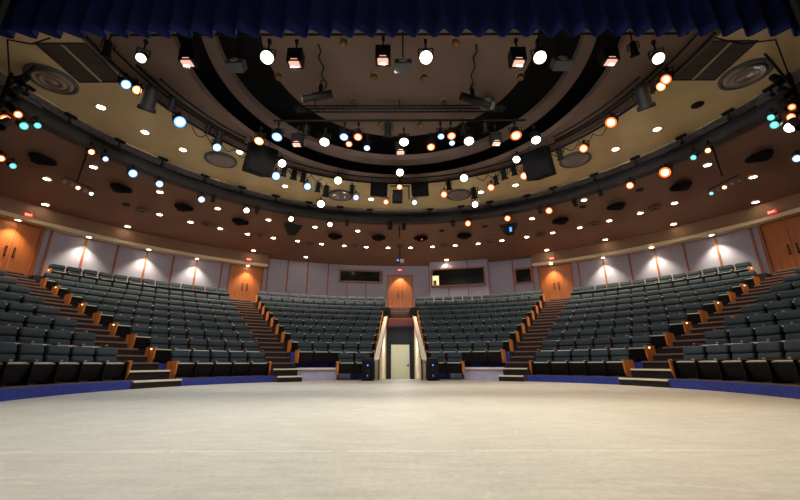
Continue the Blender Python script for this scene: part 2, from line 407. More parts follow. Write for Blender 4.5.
for s in near:
    src = 'steps'
    if s['block'].endswith('centre'): ord_from = 'beside the door passage' if s['k'] == 0 else 'from the side stairs'
    elif s['block'].startswith('far'): ord_from = 'from the stairs'
    else: ord_from = 'from the outer stairs'
    if s['block'].endswith('centre') and s['k'] == 0:
        lab = ('slate theatre seat next to the door passage, lowest row of the ' if s['i'] == 0 else 'slate theatre seat at the kick wall end, lowest row of the ')+s['block']+' block'
    else:
        rk = ROWS[s['k']] if not s['block'].endswith('centre') else (ROWS[s['k']-1] if s['k'] < 9 else 'back')
        if s['block'].endswith('centre') and s['k'] == 1: rk = 'first full'
        lab = f"slate theatre seat, {ORD[s['i']+1]} {ord_from}, {rk} row of the {s['block']} block"
    t = empty('theatre_seat', lab, 'seat', place(s['p'], s['az']) @ Matrix.Diagonal((s['wx'], 1, 1, 1)), f"theatre seats in the {s['block']} block")
    bk = part('backrest', ME['back'], t); part('back_shell', ME['shell'], t)
    pn = part('seat', ME['pan'], t); part('seat_edge', ME['edge'], pn)
    a0, a1 = s['lo'], ('r' if s['lo'] == 'l' else 'l')
    LG = 'long' if s['block'].endswith('centre') and s['k'] < 2 else 'std'; part('standard', ME[LG+a0], t); part('armrest', ME['arm'+a0], t)
    if s['i'] == s['n']-1: part('standard', ME[LG+a1], t); part('armrest', ME['arm'+a1], t)
    for e in 'lr':
        if s['ends'][e]:
            ep = part('end_panel', ME['end'+e], t); ep['label'] = 'orange wood end panel'
            if s['lamp'] and e == s['lo']: part('aisle_lamp', ME['lamp'+e], ep)
b = MB()
for s in rest:
    T = place(s['p'], s['az']) @ Matrix.Diagonal((s['wx'], 1, 1, 1)); q = MB()
    mb_back(q, lod=1); mb_shell(q); mb_pan(q, 1); mb_edge(q)
    xs = -.272 if s['lo'] == 'l' else .272
    mb_std(q, xs); mb_arm(q, xs)
    if s['i'] == s['n']-1: mb_std(q, -xs); mb_arm(q, -xs)
    for e, sx in (('l', -1), ('r', 1)):
        if s['ends'][e]:
            mb_end(sx, q)
            if s['lamp'] and e == s['lo']: mb_lamp(sx, q)
    for vv in [0]:
        base = len(b.v); b.v += [tuple(T @ Vector(v)) for v in q.v]
        for f, mi, sm in zip(q.f, q.m, q.sm): b.f.append(tuple(base+k for k in f)); b.m.append(b.mi(q.mats[mi])); b.sm.append(sm)
tag(b.obj('theatre_seating'), 'mass of slate theatre seats filling the upper rows below the rear walls', 'seating', kind='stuff')

# ------------------------------------------------------------------ door passage through the centre block
HW = .74
YB = 20.7
z_a, z_b = .60, 2.93
b = MB()
b.add([(-HW-.1, 13.1, 0), (HW+.1, 13.1, 0), (HW+.1, YB, -.55), (-HW-.1, YB, -.55)], [(0, 1, 2, 3)], 'stage')
tag(b.obj('floor_passage'), kind='structure')
for sgn, nm in ((-1, 'left'), (1, 'right')):
    t = empty('passage_wall', f'cream sloping side wall of the door passage, on its {nm}', 'wall', Matrix.Translation((sgn*HW, 13.2, 0)), 'passage side walls')
    b = MB(); x0, x1 = 0, sgn*.1; y0, y1 = -.05, YB-13.2
    b.add([(x, y, z) for x in (x0, x1) for y, z in ((y0, -.1), (y0, z_a), (y1, z_b), (y1, -.6))],
          [(0, 1, 2, 3), (7, 6, 5, 4), (0, 4, 5, 1), (1, 5, 6, 2), (2, 6, 7, 3), (3, 7, 4, 0)], 'creamp'); b.obj('panel', t)
    b = MB(); b.add([(x, y, z+dz) for x in (-.05*sgn, .14*sgn) for dz in (0, .05) for y, z in ((y0-.05, z_a), (y1, z_b))],
                    [(0, 2, 3, 1), (4, 5, 7, 6), (0, 1, 5, 4), (2, 6, 7, 3), (0, 4, 6, 2), (1, 3, 7, 5)], 'white'); c_ = b.obj('cap', t); c_['label'] = 'white sloping cap'
    b = MB(); b.cyl((-sgn*.03, y0-.1, 0), (-sgn*.03, y0-.1, z_a+.06), .022, m='black'); b.obj('post', t)
    hr = MB(); hr.tube([(-sgn*.06, y0-.1, z_a+.10), (-sgn*.06, y1, z_b+.10)], .02, 'arm')
    for k in range(6):
        f_ = .05+k*.18; hr.cyl((-sgn*.06, y0+f_*(y1-y0), z_a+f_*(z_b-z_a)+.03), (-sgn*.06, y0+f_*(y1-y0), z_a+f_*(z_b-z_a)+.1), .012, m='black')
    hr.obj('handrail', t)
# end wall of the passage with its opening
b = MB()
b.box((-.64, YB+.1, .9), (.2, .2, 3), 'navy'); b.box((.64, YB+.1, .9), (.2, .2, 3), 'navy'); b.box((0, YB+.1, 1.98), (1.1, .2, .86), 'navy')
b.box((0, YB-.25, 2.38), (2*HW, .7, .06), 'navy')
tag(b.obj('wall_passage_end'), kind='structure')
t = empty('single_door', 'pale cream door with black lever handle at the end of the middle passage', 'door', Matrix.Translation((0, YB+.12, -.55)))
b = MB(); b.box((0, 0, 1.03), (.98, .05, 2.04), 'doorw'); b.obj('leaf', t)
b = MB(); b.box((-.28, -.03, 1.05), (.3, .02, 1.7), 'doorw'); b.box((.10, -.03, 1.05), (.3, .02, 1.7), 'doorw'); b.box((-.09, -.04, 1.3), (.03, .02, 1.2), 'white'); b.obj('moulding', t)
b = MB(); b.box((.41, -.05, .98), (.05, .04, .16), 'black'); b.cyl((.41, -.09, 1.0), (.30, -.09, 1.0), .012, m='black'); b.obj('handle', t)
# bridge above the door and the little flight behind it
b = MB(); b.box((0, YB+.3, 2.645), (1.36, 1.3, .45), 'carpet'); b.box((0, YB-.36, 2.62), (1.36, .04, .38), mat('maroon_fascia', (.22, .05, .05), .7))
for k in range(13): b.box((-.66+k*.11, YB-.39, 2.62), (.02, .02, .38), 'carpet')
b.box((0, YB-.38, 2.83), (1.36, .06, .05), 'arm')
tag(b.obj('landing'), 'maroon fronted landing bridging the passage above the cream door', 'landing')
t = empty('centre_stairs', 'short dark stairs with wooden strings climbing to the middle double door', 'stairs', Matrix.Translation((0, YB+1.2, 2.85)))
b = MB(); s_ = MB()
for i in range(7):
    b.box((0, .24+.38*i, .14*(i+1)-.1), (1.3, .40, .30), 'carpet'); s_.box((0, .04+.38*i, .14*(i+1)+.055), (1.3, .04, .02), 'nosing2')
b.obj('flight', t); s_.obj('nosing', t)
for sgn in (-1, 1):
    b = MB(); b.add([(sgn*x, y, z) for x in (.66, .72) for y, z in ((-.22, .05), (-.22, .3), (2.48, 1.25), (2.48, .75))], [(0, 1, 2, 3), (7, 6, 5, 4), (0, 4, 5, 1), (1, 5, 6, 2), (2, 6, 7, 3), (3, 7, 4, 0)], 'arm'); b.obj('string', t)
# monitor speakers on the floor either side of the passage
for sgn, nm in ((-1, 'left'), (1, 'right')):
    p = Vector((sgn*1.03, 12.62, 0))
    t = empty('floor_speaker', f'black upright loudspeaker on the stage edge {nm} of the door passage', 'speaker', Matrix.Translation(p), 'floor loudspeakers by the passage')
    b = MB(); b.rbox((0, 0, .345), (.19, .16, .335), .03, 'black', None, 2); b.obj('cabinet', t)
    b = MB(); b.box((0, -.165, .30), (.30, .012, .50), 'shell'); b.obj('grille', t)
    b = MB(); b.lathe([(.0, 0), (.05, .008), (.11, .02), (.12, 0)], 'black', 20, T_(0, -.165, .24, rad(90))); b.obj('cone', t)
    b = MB(); b.cyl((0, -.172, .47), (0, -.178, .47), .022, m='led'); b.cyl((0, -.172, .15), (0, -.178, .15), .03, m='led'); b.obj('led', t)  # two small glowing blue discs on the speaker front
    b = MB(); b.box((0, -.1, .695), (.26, .05, .02), 'grey'); b.obj('top_handle', t)

# ------------------------------------------------------------------ rear wall
RW = 17.5
def ceil_z(R): return 7.6+.15*(12.65-R)
b = MB()
for nm, a0, a1, zt in (('left', -80, -28.4, 6.3), ('centre', -28.4, 28.4, ceil_z(RW)+.1), ('right', 28.4, 80, 6.3)):
    b = MB(); b.sector(RW, RW+.25, a0, a1, WALK-.2, zt, 'wall', n=int((a1-a0)/2)); tag(b.obj('wall_'+nm), kind='structure')
for sgn, nm in ((-1, 'left'), (1, 'right')):
    b = MB(); b.sector(RW-.0, 25, sgn*80, sgn*80.5, -1, 9, 'void'); b.sector(7, 17.5, sgn*111, sgn*112, -1, 9, 'void', n=2); tag(b.obj('wall_side_'+nm), kind='structure')
    b = MB(); b.sector(17.0, RW, sgn*28.4, sgn*80, 6.2, 6.3, 'soffit', n=40); b.sector(16.97, 17.02, sgn*28.4, sgn*80, 6.2, 6.38, 'soffit', n=40); b.sector(16.975, 17.015, sgn*28.4, sgn*80, 6.38, ceil_z(17)-.005, 'brown', n=40)
    b.sector(17.0, RW, sgn*28.2, sgn*28.5, 6.2, 6.84, 'brown', n=2)
    tag(b.obj('ceiling_soffit_'+nm), kind='structure')
    tag(MB().sector(16.945, 16.975, sgn*28.4, sgn*80, 6.37, 6.39, 'nosing2', n=40).obj('trim_soffit_'+nm), kind='structure')
bats = [-61.5, -57.3, -53.1, -48.9, -44.8, -41.0, -36.6, -28.0, -24.1, -20.0, -15.7, 24.2, 28.1, 36.6, 41.0, 45.2, 49.2, 53.3, 57.5, 61.8]
for i, a in enumerate(sorted(bats)):
    top = 6.2 if abs(a) > 28.3 else 6.95
    t = tag(MB().box((0, 0, (WALK+top)/2), (.085, .05, top-WALK), 'batten').obj('wall_batten', None, None, place(pol(RW-.03, a, 0), a)),
            f'tall thin wooden batten on the lavender rear wall, {ORD[i+1]} from the left', 'wall batten', 'battens on the rear wall')
# short ones above/below the left window
for a, z0, z1, w in ((-11.6, WALK, 5.62, 'under the left window, nearer the side stairs'), (-7.5, WALK, 5.62, 'under the left window, nearer the middle door')):
    tag(MB().box((0, 0, (z0+z1)/2), (.06, .05, z1-z0), 'batten').obj('wall_batten', None, None, place(pol(RW-.03, a, 0), a)), f'short wooden batten {w}', 'wall batten', 'battens on the rear wall')
def double_door(az, width, label, lean=0, dark=False):
    T = place(pol(RW-.06, az, WALK), az); t = empty('double_door', label, 'door', T, 'wooden double doors')
    h = 2.27; w = width/2
    b = MB()
    for sx in (-1, 1): b.box((sx*(w+.06), -.02, h/2), (.12, .16, h), 'batten')
    b.box((0, -.02, h+.03), (width+.24, .16, .07), 'batten'); b.obj('frame', t)
    for sx in (-1, 1):
        lf = MB().box((sx*w/2, 0, h/2), (w-.012, .06, h-.01), 'door').obj('leaf', t)
        hb = MB(); hb.box((sx*.13, -.045, 1.02), (.07, .012, .42), 'chrome' if False else 'shell'); hb.tube([(sx*.13, -.08, .86), (sx*.13, -.08, 1.18)], .014, 'batten')
        hb.cyl((sx*.13, -.04, .88), (sx*.13, -.08, .88), .01); hb.cyl((sx*.13, -.04, 1.16), (sx*.13, -.08, 1.16), .01)
        hb.obj('handle', lf)
    return t
double_door(0, 1.52, 'wooden double door in the middle of the rear wall, above the passage')
double_door(-32.1, 1.72, 'wooden double door at the head of the left inner stairs')
double_door(32.3, 1.72, 'wooden double door at the head of the right inner stairs')
double_door(-65.3, 1.55, 'brightly lit wooden double door at the far left edge')
double_door(65.6, 1.55, 'dark unlit wooden double door at the far right edge')
# door side battens for the centre door
for sgn, w in ((-1, 'left'), (1, 'right')):
    tag(MB().box((0, 0, 5.4), (.05, .06, 2.7), 'lav').obj('wall_panel', None, None, place(pol(RW-.04, sgn*4.4, 0), sgn*4.4)), f'narrow lavender panel edge beside the {w} jamb of the middle door', 'wall panel')
# windows of the rear wall
def window(name, R, az0, az1, z0, z1, label, lit=None):
    am = (az0+az1)/2; w = 2*R*sin(rad(abs(az1-az0)/2)); t = bpy.data.objects.new(name, None); C.objects.link(t)
    t.matrix_world = place(pol(R*cos(rad((az1-az0)/2))-.05, am, 0), am); tag(t, kind='structure')
    b = MB(); zc = (z0+z1)/2; fw = .09
    for sx in (-1, 1): b.box((sx*(w/2), 0, zc), (fw, .14, z1-z0+fw), 'batten')
    for zz in (z0, z1): b.box((0, 0, zz), (w+fw, .14, fw), 'batten')
    b.obj('window_frame', t)
    b = MB(); b.box((0, .03, zc), (w, .02, z1-z0), 'glass'); b.obj('window_pane', t)
    if lit:
        b = MB(); b.box((lit[0]*w/2, .012, z0+.4), (lit[1], .01, .62), 'booth'); b.box((lit[0]*w/2-.05, .004, z0+.25), (.2, .01, .3), 'grey'); b.obj('lit_interior', t)
    return t
window('window_1', RW, -13.2, -4.0, 5.72, 6.48, '')
window('window_3', RW, 24.6, 27.8, 5.30, 6.22, '')
# projection booth box
b = MB(); b.sector(16.95, RW+.02, 6.6, 19.3, WALK-.1, ceil_z(17)+.05, 'wall', n=6); tag(b.obj('wall_booth'), kind='structure')
for a, z0, z1, w in ((6.5, WALK, 6.95, 'at the left edge of the booth'), (10.7, 6.52, 6.95, 'over the booth window, nearer the middle door'), (10.7, WALK, 5.2, 'under the booth window, nearer the middle door'), (14.9, 6.52, 6.95, 'over the booth window, far from the middle door'),
                     (14.9, WALK, 5.2, 'under the booth window, far from the middle door'), (19.3, WALK, 6.95, 'at the right edge of the booth')):
    tag(MB().box((0, 0, (z0+z1)/2), (.07, .05, z1-z0), 'batten').obj('wall_batten', None, None, place(pol(16.92, a, 0), a)), f'wooden batten {w}', 'wall batten', 'battens on the projection booth')
window('window_2', 16.93, 7.1, 18.5, 5.3, 6.42, '', (-.86, .42))

# ------------------------------------------------------------------ ceilings
ZC = 8.3
b = MB(); prof = [11.75, 12.6, 14, 15.5, 17.6]
for r0, r1 in zip(prof[:-1], prof[1:]):
    b.sector(r0, r1, -112, 112, (ceil_z(r0), ceil_z(r1)), (ceil_z(r0)+.08, ceil_z(r1)+.08), 'brown', n=90)
tag(b.obj('ceiling_brown'), kind='structure')
b = MB(); b.sector(7.8, 11.08, -150, 150, ZC, ZC+.12, 'cream', n=110); b.sector(11.12, 11.73, -112, 112, ZC+.01, ZC+.12, 'lav', n=90); tag(b.obj('ceiling_cream'), kind='structure')
b = MB(); b.sector(11.08, 11.12, -112, 112, ZC-.04, ZC+.1, 'creamp', n=90); tag(b.obj('trim_cream_edge'), kind='structure')
# brown plate with the offset hole, mauve ring, central disc
def plate(name, Ri, ci, Ro, co, m, zz=ZC, th=.22):
    b = MB(); b.sector(Ri, Ro, -180, 180, zz, zz+th, m, cy=ci, cy1=co, n=120); return tag(b.obj(name), kind='structure')
plate('ceiling_inner_plate', 5.87, 9.13, 7.82, CY, 'disc', ZC+.01)
plate('ceiling_mauve_ring', 4.73, 8.61, 5.08, 8.72, 'mauve')
b = MB(); b.sector(.01, 3.52, -180, 180, ZC, ZC+.15, 'disc', cy=8.21, n=90); tag(b.obj('ceiling_disc'), kind='structure')
b = MB(); b.box((0, 9, 10.2), (44, 34, .2), 'void'); tag(b.obj('ceiling_roof'), kind='structure')
tag(MB().sector(7.76, 7.83, -140, 140, ZC-.10, ZC+.02, 'mauve', n=110).obj('trim_cream_inner'), kind='structure')
# black catwalk rim and its pipe
tag(MB().sector(11.34, 11.74, -105, 105, 7.70, 7.74, 'rim', n=90).sector(11.34, 11.38, -105, 105, 7.74, 7.95, 'rim', n=90).sector(11.70, 11.735, -105, 105, 7.74, 8.3, 'rim', n=90).obj('catwalk_rim'),
    'long curved black steel rim along the edge of the brown ceiling', 'catwalk rim')
def ring_pipe(R, z, a0, a1, r, label, name='lighting_pipe', cy=CY):
    b = MB(); n = 60; pts = [Vector((R*sin(rad(a0+(a1-a0)*k/n)), cy+R*cos(rad(a0+(a1-a0)*k/n)), z)) for k in range(n+1)]
    b.tube(pts, r, 'black', 6); return tag(b.obj(name), label, 'lighting pipe')
ring_pipe(11.0, 7.93, -78, 78, .035, 'curved black lighting pipe hung along the outer edge of the cream ceiling')
ring_pipe(7.5, 8.02, -92, 92, .04, 'curved black lighting pipe under the inner edge of the cream ceiling')
for sg in (-1, 1):
    ring_pipe(6.95, 8.05, sg*52, sg*84, .045, 'heavy curved black pipe under the brown ring, ' + ('left side' if sg < 0 else 'right side'))
    ring_pipe(6.65, 8.0, sg*53, sg*80, .03, 'thin curved black pipe furthest inside the brown ring, ' + ('left side' if sg < 0 else 'right side'))
ring_pipe(7.2, 8.12, -92, 92, .03, 'thinner curved black cable pipe inside the inner lighting pipe')
T_px = [(28, 87), (71, 116), (120, 141), (163, 159), (205, 176), (242, 187.5), (276, 196), (309, 202.5), (340, 207), (370, 209.8), (430, 209.5), (461, 206.5), (490, 202), (527, 195.5), (553, 188), (594, 175), (635, 158), (681, 137), (728, 112), (770, 88)]
for i, (x, y) in enumerate(T_px):
    p = at_z(x, y, 8.24); az, R = azr(p)
    t = empty('pipe_hanger', f'small black T pipe hanger on the cream ceiling rim, {ORD[i+1]} from the left', 'hanger', place(Vector((p.x, p.y, 0)), az), 'pipe hangers on the cream ceiling')
    MB().box((0, 0, 8.245), (.34, .12, .06), 'black').obj('plate', t)
    MB().cyl((0, 0, 8.22), (0, 0, 8.03), .028, m='black').box((0, .0, 8.0), (.1, .12, .06), 'black').obj('stem', t)
    if i % 2 == 0: MB().tube([(.05, 0, 8.0), (.2, .05, 7.98), (.35, .1, 8.06), (.6, .12, 8.0)], .012, 'black').obj('cable', t)

# downlights
def downlight(p, i, n, arc, on=True, r=.115, big=1):
    lab = f'glowing recessed ceiling light, {ORD[i+1]} from the left in the {arc}' if on else f'round unlit ceiling light, {ORD[i+1]} from the left in the {arc}'
    t = empty('ceiling_light', lab, 'ceiling light', Matrix.Translation(p), 'recessed lights in the '+arc)
    MB().lathe([(r*1.28, .03), (r*1.3, -.012), (r, -.018), (r, .03)], 'white' if on else 'black', 20).obj('trim_ring', t)
    MB().cyl((0, 0, .01), (0, 0, -.012), r, m='dlt' if on else 'black', n=20).obj('lamp', t)
    return t
def lamp(kind, name, p, energy, col, size=.1, target=None, angle=60, blend=.5):
    l = bpy.data.lights.new(name, kind); l.energy = energy; l.color = col
    if kind == 'SPOT': l.spot_size = rad(angle); l.spot_blend = blend; l.shadow_soft_size = size
    elif kind == 'POINT': l.shadow_soft_size = size
    elif kind == 'AREA': l.shape = 'DISK'; l.size = size
    o = bpy.data.objects.new(name, l); C.objects.link(o); o.location = p
    d = (Vector(target)-Vector(p)) if target is not None else Vector((0, 0, -1))
    o.rotation_euler = d.to_track_quat('-Z', 'Y').to_euler(); return o
def on_brown(x, y):
    z = 7.3
    for _ in range(8): p = at_z(x, y, z); z = ceil_z(azr(p)[1])
    return at_z(x, y, z-.012)
rowA = [(93.5, 167), (160, 192), (217.7, 208.5), (268.5, 219.8), (314.9, 227), (357.9, 231), (532, 218.6), (584, 200), (707.5, 165)]
rowB = [(47, 179), (159.5, 214.5), (190.5, 222), (220.2, 228.5), (247.5, 234), (273.4, 238), (297.6, 241), (321.5, 244), (344.1, 245.7), (366.3, 247), (388.2, 247.7), (410.5, 247.6), (432.5, 246.6), (455.2, 245.4), (478.1, 243.6), (502, 240.5), (526.7, 237), (552.6, 232.8), (579.8, 227.6), (609.2, 220.7), (640.2, 213), (674.5, 203), (753, 177)]
rowC = [(45.5, 204.5), (127.7, 226.5), (253.7, 250.5), (305.8, 257), (446.6, 259.8), (546.8, 250), (605.3, 239.6), (673.5, 224), (755.5, 202)]
rowD = [(101, 107), (145, 132), (183, 149.5), (239.5, 152), (285, 186), (371, 199), (481, 192), (515.5, 185), (615.5, 149), (657, 129)]
LC = (1, .80, .58)
nlights = 0
for arc, L_, on in (('inner arc of the brown ceiling', rowA, 1), ('middle arc of the brown ceiling', rowB, 1), ('outer arc of the brown ceiling', rowC, 1), ('cream ceiling', rowD, 1)):
    for i, (x, y) in enumerate(L_):
        p = at_z(x, y, ZC-.012) if arc[0] == 'c' else on_brown(x, y)
        downlight(p, i, len(L_), arc)
        if arc[0] in 'mi' or arc[0] == 'o':
            lamp('SPOT', 'downlight_beam', p-Vector((0, 0, .05)), 260, LC, .1, None if arc[0] != 'o' else (p.x*.9, CY+(p.y-CY)*.9, 3), 100 if arc[0] != 'o' else 50, .6)
        elif i % 2 == 0: lamp('SPOT', 'downlight_beam', p-Vector((0, 0, .05)), 160, LC, .1, None, 100, .6)
# dark unlit openings and small air vents in the brown ceiling
dark = [(143, 210), (207, 224), (261, 235), (310, 243), (355, 246), (399.5, 246), (444, 245), (490, 241), (540, 234.5), (594, 223), (655, 207)]
for i, (x, y) in enumerate(dark):
    p = on_brown(x, y)+Vector((0, 0, -.05)); t = empty('air_diffuser', f'small round brown air diffuser in the brown ceiling, {ORD[i+1]} from the left', 'air vent', Matrix.Translation(p), 'small air diffusers')
    MB().lathe([(.26, .02), (.26, -.02), (.19, -.012), (.18, .0), (.13, -.01), (.12, .0), (.07, -.015), (0.001, -.015)], 'vent', 20).obj('grille', t)
    MB().cyl((0, 0, -.006), (0, 0, -.03), .07, m='black', n=14).obj('core', t)
small = [(126, 205), (442, 231), (485, 226.5), (583, 207), (640, 190), (594.5, 256)]
for i, (x, y) in enumerate(small[:5]):
    p = on_brown(x, y); t = empty('ceiling_light', f'small unlit dark ceiling light, {ORD[i+1]} from the left of the brown ceiling', 'ceiling light', Matrix.Translation(p), 'unlit ceiling lights')
    MB().lathe([(.15, .02), (.15, -.015), (.11, -.02), (.001, .0)], 'black', 18).obj('trim_ring', t)
p = at_z(697.5, 105, ZC-.015); t = empty('ceiling_light', 'unlit black ceiling light in the cream ceiling beyond the right grille', 'ceiling light', Matrix.Translation(p))
MB().lathe([(.17, .02), (.17, -.015), (.12, -.02), (.001, .0)], 'black', 18).obj('trim_ring', t)
# large air diffusers and return grilles in the cream ceiling
for i, ((x, y), lab) in enumerate((((52, 80), 'large round air diffuser beside the left square grille'), ((221, 160), 'large round air diffuser in the cream ceiling above the left speaker pods'), ((340.5, 195.5), 'round air diffuser in the cream ceiling, first left of the middle'),
                            ((458.5, 195), 'round air diffuser in the cream ceiling, first right of the middle'), ((575, 160), 'large round air diffuser in the cream ceiling right of the big speaker'), ((745, 75), 'large round air diffuser beside the right square grille'))):
    p = at_z(x, y, ZC-.035); t = empty('air_diffuser', lab, 'air vent', Matrix.Translation(p), 'large air diffusers'); k = 1.0
    MB().lathe([(.60*k, .03), (.60*k, -.03), (.54*k, -.06), (.50*k, -.01)], 'grey', 36).obj('outer_ring', t)
    MB().lathe([(.50*k, -.01), (.44*k, -.07), (.38*k, -.075), (.36*k, -.02), (.30*k, -.085), (.22*k, -.09), (.20*k, -.03), (.12*k, -.09), (.001, -.10)], 'chrome', 36).obj('cone', t)
for sgn, nm in ((-1, 'left'), (1, 'right')):
    cs = [at_z(x, y, ZC-.01) for x, y in ([(38, 44), (88, 44), (121, 81), (80, 82)] if sgn < 0 else [(706, 42), (753, 42), (714, 79), (675, 79)])]
    x0 = sum(c.x for c in cs)/4; y0 = sum(c.y for c in cs)/4
    t = empty('return_grille', f'square brown return air grille in the {nm} part of the cream ceiling', 'air vent', Matrix.Translation((x0, y0, ZC)), 'return air grilles'); w, d = .63, .67
    b = MB()
    for sx in (-1, 1): b.box((sx*w, 0, -.015), (.05, 2*d, .03), 'rim')
    for sy in (-1, 1): b.box((0, sy*d, -.015), (2*w+.05, .05, .03), 'rim')
    b.box((0, 0, -.02), (.05, 2*d, .03), 'creamp'); b.obj('frame', t)
    b = MB()
    for k in range(26): b.box((0, -d+.05+k*(2*d-.1)/25, -.012), (2*w-.04, .022, .012), 'vent', None)
    b.box((0, 0, .0), (2*w, 2*d, .008), 'rim'); b.obj('slats', t)
# unlit brass bowls of the central disc
bowls = [(344, 41), (374, 75), (354, 100.5), (455, 41), (424, 76), (444, 101), (380, 123), (420, 123), (279, 75), (520, 75), (302, 63), (491, 66)]
for i, (x, y) in enumerate(bowls[:10]):
    p = at_z(x, y, ZC-.02)
    if math.hypot(p.x, p.y-8.21) > 3.5: continue
    t = empty('ceiling_light', ['unlit brass can light nearest the curtain, left of the bright middle light','unlit brass can light left of middle, second from the curtain','dim can light left of middle near the truss','unlit brass can light nearest the curtain, right of the bright middle light','unlit brass can light right of middle under the brightest light','dim can light right of middle near the truss','brass can light left of middle between truss and batten','brass can light right of middle between truss and batten','dark can light beside the bright light left of the disc','brass can light beside the bright light right of the disc'][i], 'ceiling light', Matrix.Translation(p), 'brass can lights of the ceiling disc')
    MB().lathe([(.001, .0), (.10, .0), (.11, -.07), (.085, -.14), (.08, -.14), (.001, -.12)], 'dim', 16).obj('bowl', t)
    MB().lathe([(.12, .02), (.12, -.01), (.10, -.012)], 'creamp', 16).obj('trim_ring', t)

# exit signs
FONT = None
def exit_sign(p, az, where, s=1):
    t = empty('exit_sign', f'red lit EXIT sign {where}', 'exit sign', place(p, az), 'exit signs')
    MB().box((0, 0, .0), (.44*s, .07, .20*s), 'exitred').obj('housing', t)
    MB().box((0, .0, .115*s), (.08, .05, .05), 'rim').obj('bracket', t)
    b = MB(); y = -.038; st = .022*s; hh = .13*s
    def bar(x0, z0, x1, z1):
        a, c = Vector((x0*s, y, z0*s)), Vector((x1*s, y, z1*s)); d = (c-a); n_ = Vector((-d.z, 0, d.x)).normalized()*st/2
        b.add([a-n_, a+n_, c+n_, c-n_]+[v+Vector((0, -.006, 0)) for v in (a-n_, a+n_, c+n_, c-n_)], [(4, 5, 6, 7), (0, 1, 5, 4), (1, 2, 6, 5), (2, 3, 7, 6), (3, 0, 4, 7)], 'exitw')
    z0, z1 = -.065, .065
    bar(-.17, z0, -.17, z1)
    for z in (z0, 0, z1): bar(-.17, z, -.10, z)
    bar(-.07, z0, .0, z1); bar(-.07, z1, .0, z0)
    bar(.04, z0, .04, z1); bar(.12, z0, .12, z1); bar(.08, z1, .16, z1)
    b.obj('lettering', t)
for (x, y), w in (((28.5, 215), 'over the far left double door'), ((249, 259.5), 'over the double door of the left inner stairs'), ((400, 270), 'over the middle double door'), ((552, 258.5), 'over the double door of the right inner stairs'), ((772, 212), 'over the far right double door')):
    R = 16.9 if abs(x-400) > 10 else 17.2
    p = at_r(x, y, R); exit_sign(p, azr(p)[0], w, .62 if R < 17 else .6)

# soffit wall washers
WW = (1, .86, .60)
for i, (x, y) in enumerate([(18, 220), (89, 237), (149, 249.5), (197, 258.5), (248, 265.5), (551, 264), (603, 257.5), (651.5, 247.5), (711.5, 235)]):
    p = at_z(x, y, 6.19); az, R = azr(p)
    lab = ['over the far left door', 'over the wall panels nearest the far left door', 'over the middle pool of light on the left wall', 'over the pool of light nearest the left inner door', 'over the left inner door', 'over the right inner door', 'over the pool of light nearest the right inner door', 'over the middle pool of light on the right wall', 'over the pool of light nearest the far right door'][i]
    t = empty('wall_washer', f'round recessed soffit light {lab}', 'ceiling light', Matrix.Translation(p), 'soffit lights')
    MB().lathe([(.13, .02), (.13, -.012), (.09, -.014)], 'white', 18).obj('trim_ring', t)
    MB().cyl((0, 0, 0), (0, 0, -.01), .09, m='dlt', n=18).obj('lamp', t)
    door = i in (0, 4, 5)
    q = pol(17.06, az, 6.14); lamp('SPOT', 'washer_beam', q, 140 if not door else 110, WW if not door else (1, .72, .40), .05, pol(17.2 if not door else 17.15, az, 4.6), 94, .8)
q = pol(17.05, 0, 6.4); lamp('SPOT', 'washer_beam', q, 100, (1, .72, .40), .05, pol(17.15, 0, 4.9), 84, .45)
q = pol(16.7, 10.2, 6.95); lamp('SPOT', 'washer_beam', q, 18, WW, .04, pol(16.95, 10.2, 6.2), 90, .4)
p = at_r(361, 261, 17.3); t = empty('flood_lamp', 'small white flood lamp under the brown ceiling above the left window', 'lamp', place(p, azr(p)[0]))
MB().lathe([(.05, .1), (.07, 0), (.09, -.08), (.001, -.06)], 'white', 14).obj('housing', t); MB().cyl((0, 0, .1), (0, 0, .5), .015).obj('stem', t)

# ------------------------------------------------------------------ speaker pods under the brown ceiling
pods = [(41, 160), (120, 189), (183, 208), (240, 222.5), (335, 237), (378.5, 238.5), (421, 239), (464.5, 236.5), (561, 221.5), (617, 207), (682, 187), (761, 157)]
for i, (x, y) in enumerate(pods):
    p = at_z(x, y, 7.32); az, R = azr(p); t = empty('speaker_pod', f'black rounded speaker pod under the brown ceiling, {ORD[i+1]} from the left' + (', red glint' if i == 6 else ''), 'speaker', place(p, az), 'ceiling speaker pods')
    vs = []; n = 24; k = .33
    prof = [(.0, .16), (.6, .15), (.92, .08), (1, 0), (.9, -.07), (.6, -.11), (0, -.12)]
    b = MB()
    for r, z in prof:
        for q in range(n):
            a = 2*pi*q/n; rr = 1+.22*cos(3*a+pi/2); vs.append((r*k*rr*cos(a)*1.12, r*k*rr*sin(a)*.95, z*.9))
    b.add(vs, [(j*n+q, j*n+(q+1) % n, (j+1)*n+(q+1) % n, (j+1)*n+q) for j in range(len(prof)-1) for q in range(n)], 'pod', True); b.obj('cabinet', t)
    MB().cyl((0, 0, .1), (0, 0, ceil_z(R)-p.z-.015), .03, m='black').obj('bracket', t)
    if i == 6: MB().cyl((.06, -.2, -.09), (.07, -.215, -.10), .05, m='exitred').obj('red_lamp', t)  # glowing red spot under the pod
